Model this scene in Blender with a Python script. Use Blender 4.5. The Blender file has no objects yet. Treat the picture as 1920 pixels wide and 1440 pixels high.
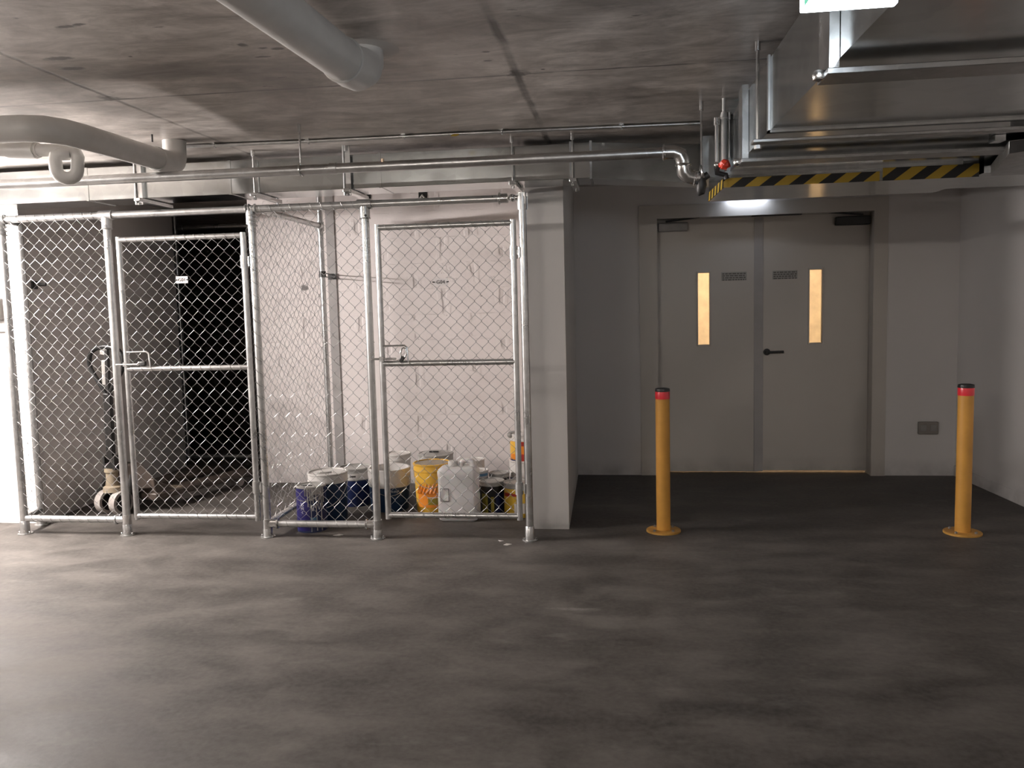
import bpy, math, random
from mathutils import Vector, Matrix
random.seed(7)
PI = math.pi
scn = bpy.context.scene
COL = scn.collection
V3 = Vector

# ------------------------------------------------------------------ mesh builder
class G:
    def __init__(s):
        s.v = []; s.f = []; s.sm = []
    def _add(s, vs, fs, smooth=False):
        b = len(s.v)
        s.v += [tuple(p) for p in vs]
        for f in fs:
            s.f.append([b + i for i in f]); s.sm.append(smooth)
        return s
    def box(s, x0, x1, y0, y1, z0, z1):
        vs = [(x0,y0,z0),(x1,y0,z0),(x1,y1,z0),(x0,y1,z0),(x0,y0,z1),(x1,y0,z1),(x1,y1,z1),(x0,y1,z1)]
        return s._add(vs, [(0,3,2,1),(4,5,6,7),(0,1,5,4),(1,2,6,5),(2,3,7,6),(3,0,4,7)])
    def obox(s, p, q, w, h, up=(0,0,1)):
        # bar of width w and height h along p->q
        p = V3(p); q = V3(q); d = (q-p).normalized(); up = V3(up)
        if abs(d.dot(up)) > .95: up = V3((0,1,0))
        a = d.cross(up).normalized()*w/2; b = a.cross(d).normalized()*h/2
        vs = [p-a-b,p+a-b,p+a+b,p-a+b,q-a-b,q+a-b,q+a+b,q-a+b]
        return s._add(vs, [(0,3,2,1),(4,5,6,7),(0,1,5,4),(1,2,6,5),(2,3,7,6),(3,0,4,7)][0:0] + [(0,1,2,3),(7,6,5,4),(4,5,1,0),(5,6,2,1),(6,7,3,2),(7,4,0,3)])
    def prism(s, poly, z0, z1):
        n = len(poly)
        vs = [(x,y,z0) for x,y in poly] + [(x,y,z1) for x,y in poly]
        fs = [tuple(range(n-1,-1,-1)), tuple(range(n,2*n))] + [(i,(i+1)%n,n+(i+1)%n,n+i) for i in range(n)]
        return s._add(vs, fs)
    def hexa(s, a, b):
        # two matching quads joined into a solid
        return s._add(list(a)+list(b), [(3,2,1,0),(4,5,6,7),(0,1,5,4),(1,2,6,5),(2,3,7,6),(3,0,4,7)])
    def tube(s, pts, r, n=8, caps=True, closed=False):
        pts = [V3(p) for p in pts]; m = len(pts)
        rr = r if isinstance(r, (list,tuple)) else [r]*m
        T = []
        for i in range(m):
            if closed: t = pts[(i+1)%m]-pts[i-1]
            elif i == 0: t = pts[1]-pts[0]
            elif i == m-1: t = pts[-1]-pts[-2]
            else: t = (pts[i+1]-pts[i]).normalized()+(pts[i]-pts[i-1]).normalized()
            T.append(t.normalized() if t.length > 1e-9 else V3((0,0,1)))
        u = T[0].cross(V3((0,0,1)))
        if u.length < .05: u = T[0].cross(V3((0,1,0)))
        u.normalize(); vs = []
        for i in range(m):
            u = u - T[i]*u.dot(T[i])
            if u.length < 1e-6: u = T[i].orthogonal()
            u.normalize(); w = T[i].cross(u)
            for k in range(n):
                a = 2*PI*k/n
                vs.append(pts[i] + (u*math.cos(a)+w*math.sin(a))*rr[i])
        fs = []
        for i in range(m if closed else m-1):
            j = (i+1) % m
            for k in range(n):
                k2 = (k+1) % n
                fs.append((i*n+k, i*n+k2, j*n+k2, j*n+k))
        s._add(vs, fs, True)
        if caps and not closed:
            b = len(s.v)-len(vs)
            s.f.append([b+k for k in range(n-1,-1,-1)]); s.sm.append(False)
            s.f.append([b+(m-1)*n+k for k in range(n)]); s.sm.append(False)
        return s
    def cyl(s, p, q, r, n=16, r2=None):
        return s.tube([p,q], [r, r if r2 is None else r2], n)
    def lathe(s, prof, c, n=32):
        # prof: (r,z) list from bottom to top around vertical axis at c
        cx, cy, cz = c; m = len(prof); vs = []
        for r, z in prof:
            for k in range(n):
                a = 2*PI*k/n
                vs.append((cx+r*math.cos(a), cy+r*math.sin(a), cz+z))
        fs = [(i*n+k, i*n+(k+1)%n, (i+1)*n+(k+1)%n, (i+1)*n+k) for i in range(m-1) for k in range(n)]
        s._add(vs, fs, True)
        b = len(s.v)-len(vs)
        if prof[0][0] > 1e-5: s.f.append([b+k for k in range(n-1,-1,-1)]); s.sm.append(False)
        if prof[-1][0] > 1e-5: s.f.append([b+(m-1)*n+k for k in range(n)]); s.sm.append(False)
        return s
    def ball(s, c, r, n=12):
        return s.lathe([(max(r*math.sin(PI*i/n),0.0), -r*math.cos(PI*i/n)) for i in range(n+1)], c, 14)
    def ring(s, c, axis, R, r, n=20, k=6):
        c = V3(c); ax = V3(axis).normalized(); u = ax.orthogonal().normalized(); w = ax.cross(u)
        return s.tube([c+(u*math.cos(2*PI*i/n)+w*math.sin(2*PI*i/n))*R for i in range(n)], r, k, closed=True)
    def quad(s, a, b, c, d):
        return s._add([a,b,c,d], [(0,1,2,3)])
    def build(s, name, m, parent=None, bevel=0, seg=2, sharp=40, at=None):
        if at is not None:
            s.v = [(x-at[0], y-at[1], z-at[2]) for x,y,z in s.v]
        me = bpy.data.meshes.new(name)
        me.from_pydata(s.v, [], s.f); me.update()
        for i, p in enumerate(me.polygons): p.use_smooth = s.sm[i] or bevel > 0
        me.set_sharp_from_angle(angle=math.radians(sharp))
        import bmesh
        b = bmesh.new(); b.from_mesh(me); bmesh.ops.recalc_face_normals(b, faces=b.faces); b.to_mesh(me); b.free()
        o = bpy.data.objects.new(name, me); COL.objects.link(o)
        if at is not None: o.location = at
        if m: me.materials.append(m)
        if parent:
            o.parent = parent
            if at is None: o.matrix_parent_inverse = Matrix.Translation(-parent.location) if parent.type == 'EMPTY' and parent.parent is None else parent_inv(parent)
        if bevel:
            md = o.modifiers.new('bevel', 'BEVEL'); md.width = bevel; md.segments = seg; md.limit_method = 'ANGLE'
        return o

def parent_inv(p):
    m = Matrix.Identity(4)
    chain = []
    q = p
    while q: chain.append(q); q = q.parent
    for q in reversed(chain):
        m = m @ q.matrix_parent_inverse @ Matrix.Translation(q.location) @ Matrix.Rotation(q.rotation_euler.z, 4, 'Z')
    return m.inverted()

def thing(name, label, cat, loc=(0,0,0), group=None):
    o = bpy.data.objects.new(name, None); COL.objects.link(o)
    o.location = loc; o.empty_display_size = .05
    return tag(o, label, cat, group)
def tag(o, label, cat, group=None):
    o['label'] = label; o['category'] = cat
    if group: o['group'] = group
    return o
def struct(o):
    o['kind'] = 'structure'; return o

def text_obj(txt, size, name, m, parent, loc, rot=(PI/2,0,0), ext=.0006, align='CENTER', bend=None):
    cu = bpy.data.curves.new('t', 'FONT'); cu.body = txt; cu.size = size; cu.extrude = ext
    cu.align_x = align; cu.align_y = 'CENTER'; cu.resolution_u = 3
    t = bpy.data.objects.new('t', cu); COL.objects.link(t)
    dg = bpy.context.evaluated_depsgraph_get(); dg.update()
    me = bpy.data.meshes.new_from_object(t.evaluated_get(dg))
    bpy.data.objects.remove(t); bpy.data.curves.remove(cu)
    me.name = name; me.materials.clear(); me.materials.append(m)
    R = Matrix.Translation(loc) @ (Matrix.Rotation(rot[2],4,'Z') @ Matrix.Rotation(rot[0],4,'X') @ Matrix.Rotation(rot[1],4,'Z'))
    me.transform(R)
    if bend:   # wrap onto a vertical cylinder (cx, cy, r): text lies in plane y = cy - r
        cx, cy, r, a0 = bend
        for v in me.vertices:
            a = a0 + (v.co.x-cx)/r; rr = r - (v.co.y-(cy-r))
            v.co.x = cx + rr*math.sin(a); v.co.y = cy - rr*math.cos(a)
    o = bpy.data.objects.new(name, me); COL.objects.link(o)
    if parent: o.parent = parent; o.matrix_parent_inverse = parent_inv(parent)
    return o

# ------------------------------------------------------------------ materials
class N:
    def __init__(s, name):
        s.m = bpy.data.materials.new(name); s.m.use_nodes = True
        s.t = s.m.node_tree; s.b = s.t.nodes['Principled BSDF']
        s.co = s.t.nodes.new('ShaderNodeTexCoord')
        s.geo = s.t.nodes.new('ShaderNodeNewGeometry')
    def new(s, t): return s.t.nodes.new(t)
    def link(s, a, b): s.t.links.new(a, b)
    def put(s, sock, v):
        if isinstance(v, bpy.types.NodeSocket): s.link(v, sock)
        else: sock.default_value = v
    def math(s, op, a, b=0.0, c=0.0, clamp=False):
        n = s.new('ShaderNodeMath'); n.operation = op; n.use_clamp = clamp
        for i, v in enumerate((a,b,c)): s.put(n.inputs[i], v)
        return n.outputs[0]
    def pos(s, scale=(1,1,1), off=(0,0,0)):
        n = s.new('ShaderNodeMapping'); s.link(s.geo.outputs['Position'], n.inputs[0])
        n.inputs['Scale'].default_value = scale; n.inputs['Location'].default_value = off
        return n.outputs[0]
    def xyz(s):
        n = s.new('ShaderNodeSeparateXYZ'); s.link(s.geo.outputs['Position'], n.inputs[0]); return n.outputs
    def noise(s, vec, scale, detail=4, rough=.55, dist=0):
        n = s.new('ShaderNodeTexNoise'); s.link(vec, n.inputs['Vector'])
        n.inputs['Scale'].default_value = scale; n.inputs['Detail'].default_value = detail
        n.inputs['Roughness'].default_value = rough; n.inputs['Distortion'].default_value = dist
        return n.outputs['Fac']
    def ramp(s, fac, stops):
        n = s.new('ShaderNodeValToRGB'); s.put(n.inputs[0], fac)
        e = n.color_ramp.elements
        while len(e) < len(stops): e.new(.5)
        for i, (p, c) in enumerate(stops):
            e[i].position = p; e[i].color = (c,c,c,1) if isinstance(c,(int,float)) else (*c,1)
        return n.outputs[0]
    def mix(s, fac, a, b, mode='MIX'):
        n = s.new('ShaderNodeMix'); n.data_type = 'RGBA'; n.blend_type = mode
        s.put(n.inputs[0], fac)
        for i, v in ((6,a),(7,b)):
            s.put(n.inputs[i], v if isinstance(v, bpy.types.NodeSocket) else (*v,1) if len(v)==3 else v)
        return n.outputs[2]
    def bump(s, h, strength=.3, dist=.01):
        n = s.new('ShaderNodeBump'); s.link(h, n.inputs['Height'])
        n.inputs['Strength'].default_value = strength; n.inputs['Distance'].default_value = dist
        s.link(n.outputs[0], s.b.inputs['Normal']); return n
    def set(s, **k):
        names = dict(color='Base Color', rough='Roughness', metal='Metallic', spec='Specular IOR Level', emit='Emission Color', estr='Emission Strength', trans='Transmission Weight', ior='IOR', coat='Coat Weight', sss='Subsurface Weight', alpha='Alpha')
        for a, v in k.items():
            i = s.b.inputs[names[a]]
            if isinstance(v, tuple) and len(v) == 3: v = (*v,1)
            s.put(i, v)
        return s.m

def plain(name, color, rough=.5, metal=0, var=.12, scale=9, **k):
    n = N(name)
    f = n.noise(n.pos(), scale, 4)
    lo = tuple(c*(1-var) for c in color); hi = tuple(min(1,c*(1+var)) for c in color)
    n.set(color=n.ramp(f, [(.3,lo),(.7,hi)]), rough=rough, metal=metal, **k)
    return n.m
def emis(name, color, strength):
    n = N(name); return n.set(color=(.8,.8,.8), emit=color, estr=strength)

def floor_mat():
    n = N('concrete_floor')
    big = n.noise(n.pos((.5,1,1)), .8, 7, .66, .25)
    mid = n.noise(n.pos((.7,1.25,1)), 3.4, 7, .66, .3)
    fine = n.noise(n.pos(), 38, 4, .6)
    c = n.ramp(big, [(.30,(.046,.040,.035)),(.46,(.082,.073,.066)),(.58,(.112,.101,.091)),(.74,(.15,.138,.127))])
    c = n.mix(n.ramp(mid, [(.37,.0),(.5,.5),(.62,1)]), n.mix(1, c, (.50,.488,.478), 'MULTIPLY'), n.mix(1, c, (1.14,1.13,1.12), 'MULTIPLY'))
    c = n.mix(n.ramp(fine, [(.35,.0),(.7,.22)]), c, (.19,.175,.16))
    # pale patches of old laitance
    pt = n.noise(n.pos((1,2.2,1), (3.1,1.7,0)), 2.0, 5, .7, .2)
    c = n.mix(n.ramp(pt, [(.60,0.0),(.74,.34)]), c, (.22,.205,.19))
    # one long pale scrape
    p = n.new('ShaderNodeVectorMath'); p.operation = 'SUBTRACT'; n.link(n.geo.outputs['Position'], p.inputs[0]); p.inputs[1].default_value = (-.25,3.81,0)
    mp = n.new('ShaderNodeMapping'); mp.vector_type = 'POINT'; n.link(p.outputs[0], mp.inputs[0]); mp.inputs['Rotation'].default_value = (0,0,-.25); mp.inputs['Scale'].default_value = (6.5,40,1)
    ln = n.new('ShaderNodeVectorMath'); ln.operation = 'LENGTH'; n.link(mp.outputs[0], ln.inputs[0])
    sc = n.math('MULTIPLY', n.ramp(ln.outputs['Value'], [(.3,.5),(1,0)]), n.ramp(fine, [(.3,.3),(.6,1)]))
    c = n.mix(sc, c, (.25,.235,.22))
    n.set(color=c, rough=n.ramp(mid, [(.3,.52),(.7,.74)]), spec=.35)
    n.bump(n.math('ADD', n.math('MULTIPLY', fine, .4), mid), .12, .01)
    return n.m

def ceiling_mat():
    n = N('concrete_ceiling'); X, Y, Z = n.xyz()
    big = n.noise(n.pos((1,1,1)), 1.3, 6, .62, .5)
    mid = n.noise(n.pos((.7,1.7,1)), 5, 8, .70, .5)
    c = n.ramp(big, [(.33,(.28,.25,.228)),(.47,(.51,.47,.435)),(.62,(.70,.655,.615))])
    c = n.mix(n.ramp(mid, [(.36,0),(.49,.5),(.62,1)]), n.mix(1, c, (.55,.53,.51), 'MULTIPLY'), n.mix(1, c, (1.18,1.18,1.18), 'MULTIPLY'))
    # formwork joints
    wob = n.math('MULTIPLY', n.math('SUBTRACT', n.noise(n.pos(), 6, 4), .5), .03)
    def joint(coord, at, w):
        d = n.math('ABSOLUTE', n.math('ADD', n.math('SUBTRACT', coord, at), wob))
        return n.math('MULTIPLY', n.ramp(d, [(w*.35,1),(w,0)]), n.ramp(n.noise(n.pos((1,1,1),(at,0,0)), 4, 3), [(.35,.25),(.6,1)]))
    j = joint(X, -2.255, .016)
    for co, at, w in ((X,-.43,.022),(X,-4.08,.016),(X,1.4,.016),(Y,3.58,.012),(Y,1.2,.012)):
        j = n.math('MAXIMUM', j, joint(co, at, w))
    c = n.mix(n.math('MULTIPLY', j, .8), c, (.03,.026,.023))
    # dark spalls
    sp = n.noise(n.pos((1,2.4,1)), 7.5, 3, .5)
    area = n.noise(n.pos((1,1,1),(5,2,0)), 1.1, 2)
    s2 = n.math('MULTIPLY', n.ramp(sp, [(.70,0),(.745,1)]), n.ramp(area, [(.46,0),(.56,1)]))
    c = n.mix(n.math('MULTIPLY', s2, .85), c, (.035,.03,.026))
    ed = n.math('MULTIPLY', n.math('SUBTRACT', n.noise(n.pos((1,1,1),(2,5,1)), 22, 3, .6), .5), 1.6)
    for px, py, rx, ry in ((-1.846,2.673,.05,.022),(-1.795,2.662,.028,.012),(-2.10,2.985,.06,.026),(-2.13,3.11,.06,.025),(-1.365,2.974,.022,.022),(-1.306,3.025,.024,.014),(-1.256,3.042,.034,.018),(-1.35,3.125,.04,.012),(-1.83,3.016,.012,.01),(-.508,3.245,.02,.014),(-.52,3.36,.022,.012),(-.318,3.528,.012,.01),(-.43,3.57,.05,.06),(-2.265,3.55,.05,.05)):
        ax = n.math('DIVIDE', n.math('SUBTRACT', X, px), rx); ay = n.math('DIVIDE', n.math('SUBTRACT', Y, py), ry)
        d = n.math('ADD', n.math('SQRT', n.math('ADD', n.math('MULTIPLY', ax, ax), n.math('MULTIPLY', ay, ay))), ed)
        c = n.mix(n.ramp(d, [(.55,.85),(1,0)]), c, (.045,.038,.033))
    n.set(color=c, rough=n.ramp(mid, [(.3,.28),(.7,.48)]), spec=.5)
    n.bump(n.math('SUBTRACT', mid, n.math('ADD', j, s2)), .12, .01)
    return n.m

def wall_mat(name, color, block=False, scuff=None, rough=.6):
    n = N(name); X, Y, Z = n.xyz()
    big = n.noise(n.pos(), 1.5, 4); fine = n.noise(n.pos(), 30, 4)
    c = n.mix(big, tuple(v*.93 for v in color), tuple(min(1,v*1.05) for v in color))
    h = n.math('MULTIPLY', fine, .25)
    if block:
        wob = n.math('MULTIPLY', n.math('SUBTRACT', n.noise(n.pos(), 5, 3), .5), .05)
        row = n.math('DIVIDE', n.math('ADD', Z, .045), .205)
        rf = n.math('FLOOR', row)
        u = n.math('ADD', n.math('DIVIDE', n.math('ADD', X, n.math('ADD', wob, .02)), .47), n.math('MULTIPLY', n.math('MODULO', rf, 2), .5))
        du = n.math('ABSOLUTE', n.math('SUBTRACT', n.math('FRACT', n.math('ADD', u, 20.0)), .5))   # .5 far, 0 at joint
        keep = n.ramp(n.noise(n.pos((1,1,1.6),(2,0,1)), 4.3, 2), [(.5,0),(.6,1)])
        inrow = n.math('ABSOLUTE', n.math('SUBTRACT', n.math('FRACT', row), .5))
        vj = n.math('MULTIPLY', n.math('MULTIPLY', n.ramp(du, [(.022,1),(.045,0)]), keep), n.ramp(inrow, [(.38,1),(.47,0)]))
        hump = n.math('MULTIPLY', n.ramp(n.math('ABSOLUTE', n.math('SUBTRACT', du, .075)), [(.02,1),(.05,0)]), keep)
        lump = n.ramp(n.noise(n.pos((1,1,1.4)), 9, 5, .6), [(.58,0),(.72,1)])
        larea = n.ramp(n.noise(n.pos((1,1,1),(7,0,3)), 2.1, 2), [(.5,0),(.6,1)])
        hj = n.math('MULTIPLY', n.ramp(inrow, [(.475,0),(.495,1)]), n.ramp(n.noise(n.pos((1,1,1),(0,0,9)), 5, 3), [(.5,0),(.6,.4)]))
        h = n.math('ADD', h, n.math('SUBTRACT', n.math('ADD', n.math('MULTIPLY', hump, .45), n.math('MULTIPLY', n.math('MULTIPLY', lump, larea), .9)), n.math('ADD', n.math('MULTIPLY', vj, 1.0), hj)))
        pit = n.math('MULTIPLY', n.ramp(n.noise(n.pos((1.6,1,2.6)), 13, 3), [(.70,0),(.74,1)]), keep)
        c = n.mix(n.math('MULTIPLY', pit, .75), c, (.1,.09,.08))
        c = n.mix(n.math('MULTIPLY', vj, .22), c, (.3,.27,.25))
        n.bump(h, .55, .012)
    else:
        n.bump(h, .08, .01)
    if scuff:
        for (px,py,pz,r) in scuff:
            p = n.new('ShaderNodeVectorMath'); p.operation = 'DISTANCE'; n.link(n.geo.outputs['Position'], p.inputs[0]); p.inputs[1].default_value = (px,py,pz)
            d = n.math('ADD', p.outputs['Value'], n.math('MULTIPLY', n.math('SUBTRACT', n.noise(n.pos(), 28, 3), .5), r*2))
            c = n.mix(n.ramp(d, [(r*.5,.8),(r,0)]), c, (.05,.045,.04))
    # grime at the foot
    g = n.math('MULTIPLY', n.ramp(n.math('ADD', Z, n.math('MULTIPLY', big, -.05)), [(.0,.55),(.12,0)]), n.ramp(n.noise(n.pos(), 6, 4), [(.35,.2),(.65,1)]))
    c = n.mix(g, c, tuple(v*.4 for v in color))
    n.set(color=c, rough=rough, spec=.35)
    return n.m

def galv(name, base=.5, rough=.38, tint=(1,1,.99), sp=30, lo=.8, metal=1.0):
    n = N(name)
    v = n.new('ShaderNodeTexVoronoi'); v.inputs['Scale'].default_value = sp; n.link(n.pos(), v.inputs['Vector'])
    f = n.noise(n.pos((1,1,1)), 5, 4)
    k = n.math('ADD', n.math('MULTIPLY', v.outputs['Color'], .35), n.math('MULTIPLY', f, .65))
    c = n.ramp(k, [(.25,tuple(base*lo*t for t in tint)),(.75,tuple(min(1,base*1.12*t) for t in tint))])
    n.set(color=c, metal=metal, rough=n.ramp(f, [(.3,rough*.85),(.7,rough*1.15)]))
    return n.m

def stripe_mat(name, ax, period, slant):
    n = N(name); X, Y, Z = n.xyz()
    co = X if ax == 'x' else Y
    u = n.math('FRACT', n.math('ADD', n.math('DIVIDE', n.math('SUBTRACT', co, n.math('MULTIPLY', Z, slant)), period), 20.0))
    c = n.mix(n.math('GREATER_THAN', u, .5), (.50,.33,.035), (.006,.006,.006))
    n.set(color=c, rough=.45); return n.m

M = {}
M['floor'] = floor_mat(); M['ceil'] = ceiling_mat()
M['white'] = wall_mat('white_wall_paint', (.74,.71,.69))
M['block'] = wall_mat('white_blockwork', (.76,.70,.68), True, scuff=[(-2.604,6.6,1.63,.035)])
M['column'] = wall_mat('column_paint', (.62,.59,.56))
M['grey'] = wall_mat('white_wall_shade_lift', (.80,.765,.74))  # white wall paint, lightened to offset the shade in the left cage
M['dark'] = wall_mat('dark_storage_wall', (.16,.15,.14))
M['door'] = wall_mat('door_paint', (.61,.57,.52), rough=.42)
M['frame'] = wall_mat('door_frame_paint', (.58,.54,.49), rough=.4)
M['strip'] = plain('grey_meeting_strip', (.43,.41,.40), .5, var=.05)
M['stair'] = plain('stairwell_wall', (.8,.74,.6), .6)
M['pipe'] = galv('galvanised_pipe', .56, .36)
M['frameG'] = galv('galvanised_fence_tube', .62, .30, metal=.93)
M['wire'] = galv('galvanised_wire', .40, .48)
M['duct'] = galv('galvanised_duct', .56, .18, (.98,1,.99), 14, .88)
M['ductd'] = galv('galvanised_duct_flange', .42, .4)
M['strap'] = galv('zinc_plated_strut', .72, .25)
M['chrome'] = galv('bright_fitting', .75, .18)
M['blackm'] = plain('black_metal', (.02,.019,.018), .45)
M['blackp'] = plain('black_plastic', (.012,.012,.012), .4)
M['pvc'] = plain('white_pvc', (.60,.585,.56), .36, var=.06)
M['yellow'] = plain('bollard_yellow_paint', (.69,.345,.065), .42, var=.08)
M['yflange'] = plain('bollard_flange_paint', (.55,.29,.06), .5, var=.25)
M['red'] = plain('red_reflective_band', (.92,.03,.05), .3, var=.05, spec=.8)
M['redv'] = plain('red_valve', (.75,.06,.03), .4)
M['tapeF'] = stripe_mat('hazard_tape_front', 'x', .139, 1.35)
M['tapeS'] = stripe_mat('hazard_tape_side', 'y', .11, -.6)
M['glass'] = N('vision_glass').set(color=(1,1,1), rough=.03, trans=1.0, ior=1.05)
M['notice'] = plain('grey_notice', (.40,.385,.355), .5)
M['noticet'] = plain('notice_print', (.13,.12,.11), .5)
M['navy'] = plain('navy_tin_print', (.012,.022,.085), .35)
M['blue'] = plain('deep_blue_pail', (.012,.035,.085), .38)
M['blueink'] = plain('blue_violet_tin_print', (.028,.022,.15), .32)
M['lightblue'] = plain('light_blue_print', (.10,.22,.36), .4)
M['lid'] = plain('white_lid', (.66,.63,.60), .4, var=.08)
M['greylid'] = plain('grey_tin_lid', (.40,.385,.36), .42, var=.2)
M['paintdrip'] = plain('dried_grey_paint', (.42,.40,.38), .45)
M['txt'] = plain('white_print', (.72,.72,.75), .5)
M['ypail'] = plain('yellow_pail', (.80,.46,.06), .38, var=.05)
M['olive'] = plain('olive_yellow_print', (.30,.24,.03), .4)
M['natural'] = N('natural_plastic').set(color=(.70,.67,.66), rough=.38, sss=.15)
M['orange'] = plain('orange_print', (.82,.27,.03), .4)
M['crimson'] = plain('dark_red_print', (.35,.03,.02), .4)
M['ytin'] = plain('yellow_tin_print', (.72,.46,.05), .4, var=.15)
M['jackred'] = plain('worn_brown_paint', (.06,.045,.036), .5, var=.4)
M['tan'] = plain('tan_hydraulic_pump', (.34,.28,.20), .45)
M['wheel'] = plain('pale_wheel_tread', (.42,.38,.35), .5)
M['white_plate'] = plain('white_number_plate', (.74,.70,.69), .4, var=.05)
M['ink'] = plain('black_print', (.04,.037,.035), .5)
M['socket'] = plain('grey_socket_plastic', (.27,.245,.22), .45)
M['joint'] = plain('grey_wall_strip', (.34,.32,.31), .6, var=.08)  # colour of the grey vertical strip on the block wall
M['meter'] = plain('grey_meter_box', (.30,.285,.27), .5)
M['tube'] = emis('fluorescent_tube', (1,.93,.895), 1180.0)
M['fillRear'] = emis('fill_tube_rear', (1,.92,.84), 240.0)
M['fillRight'] = emis('fill_tube_rear_right', (1,.92,.85), 420.0)
M['tubeS'] = emis('stairwell_tube', (1,.71,.45), 195.0)
M['exit'] = emis('exit_sign_lit_face', (.80,.90,1.0), 34.0)
M['exitg'] = emis('exit_sign_green_face', (.02,.42,.25), 1.2)
M['exit2'] = emis('exit_sign_diffuser', (.74,.83,1.0), 9.0)
M['fillLeft'] = emis('fill_tube_left', (1,.92,.87), 480.0)
M['batten'] = plain('white_batten_body', (.75,.75,.73), .4)
M['brass'] = galv('brass_lock', .6, .3, (1,.8,.45))
M['copper'] = galv('copper_fitting', .6, .3, (1,.72,.5))
M['ytag'] = plain('yellow_tag', (.55,.38,.05), .5)

# ------------------------------------------------------------------ setting
H = 2.4
struct(G().prism([(-9,-7),(3.6,-7),(3.6,9.9),(-9,9.9)], -.2, 0).build('floor', M['floor']))
struct(G().prism([(-9,-7),(3.6,-7),(3.6,9.9),(-9,9.9)], H, H+.2).build('ceiling', M['ceil']))
wl = struct(G().prism([(-9,5.224),(-4.062,5.224),(-4.062,5.3),(-9,5.3)], 0, H).build('wall_left_end', M['white']))
struct(G().prism([(-9,5.3),(-4.064,5.3),(-4.135,7.32),(-9,7.32)], 0, H).build('wall_left', M['grey']))
struct(G().box(-3.06,-.60,6.60,6.80,0,H).build('wall_back', M['block']))
struct(G().prism([(-.60,5.222),(-.362,5.222),(-.398,6.96),(-.60,6.96)], 0, H).build('wall_pier', M['column']))
# wall round the double door, one solid with an opening
DX0, DX1, DZ = .243, 1.998, 2.15
g = G(); g.box(-.60,DX0,6.96,7.16,0,H); g.box(DX1,2.9,6.96,7.16,0,H); g.box(DX0,DX1,6.96,7.16,DZ,H)
struct(g.build('wall_door', M['white']))
rw = lambda y: 2.607 + (6.96-y)*.058
struct(G().prism([(rw(6.96),6.96),(2.72,5.0),(2.80,-7),(3.6,-7),(3.6,6.96)], 0, H).build('wall_right', M['white']))
struct(G().prism([(rw(6.955)-.008,6.955),(2.712,5.0),(2.792,-7),(2.80,-7),(2.72,5.0),(rw(6.955)+.004,6.955)], 0, .085).build('baseboard_right', M['white'], bevel=.003))
struct(G().box(-9.2,-9,-7,9.9,0,H).build('wall_far_left', M['white']))
struct(G().box(-9,3.6,-7.2,-7,0,H).build('wall_front', M['white']))
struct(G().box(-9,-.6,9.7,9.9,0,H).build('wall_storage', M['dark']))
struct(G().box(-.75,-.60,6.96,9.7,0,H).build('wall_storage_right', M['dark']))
g = G(); g.box(-.6,2.9,9.0,9.2,0,H); g.box(2.7,2.9,7.16,9.0,0,H); g.box(-.6,-.4,7.16,9.0,0,H)
struct(g.build('wall_stair', M['stair']))

# grey vertical strip on the block wall, wall openings, wall clip
tag(G().box(-2.393,-2.322,6.588,6.60,0,H).build('wall_strip', M['joint']), 'grey vertical joint strip running up the white block wall', 'strip')
for x, z, lab in ((-2.04,2.357,'black square hole in white block wall above a fence post'),(-1.577,2.335,'black square hole in white block wall above the G04 gate')):
    t = thing('wall_vent', lab, 'wall vent', (x,6.6,z), 'small square holes above the cage')
    G().box(x-.034,x+.034,6.592,6.60,z-.034,z+.034).build('opening', M['blackp'], t)
    G().tube([(x-.02,6.586,z-.06),(x-.016,6.585,z-.02),(x-.002,6.583,z),(x+.012,6.585,z-.02),(x+.02,6.586,z-.06)], .009, 6).build('foam_strip', M['lid'], t)
t = thing('wall_bracket', 'black bracket on the grey wall left of the pallet jack', 'bracket', (-4.07,5.33,1.66))
G().box(-4.078,-4.052,5.30,5.36,1.635,1.69).build('plate', M['blackm'], t, bevel=.004)
G().cyl((-4.055,5.33,1.665),(-3.985,5.35,1.665),.012,8).build('pin', M['blackm'], t)
t = thing('meter_box', 'grey box on the bright wall at far left', 'box', (-4.30,5.224,1.5))
G().box(-4.42,-4.222,5.165,5.228,1.425,1.575).build('case', M['meter'], t, bevel=.008)
G().box(-4.42,-4.205,5.20,5.224,1.345,1.37).build('conduit_tray', M['greylid'], t, bevel=.003)

# power outlet
t = thing('power_outlet', 'dark double power outlet on the wall beside the right bollard', 'power outlet', (2.395,6.96,.39))
G().box(2.318,2.47,6.93,6.96,.338,.44).build('plate', M['socket'], t, bevel=.008)
for x in (2.355,2.43):
    G().box(x-.024,x+.024,6.925,6.931,.365,.415).build('outlet_face', M['meter'], t, bevel=.004)

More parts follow.
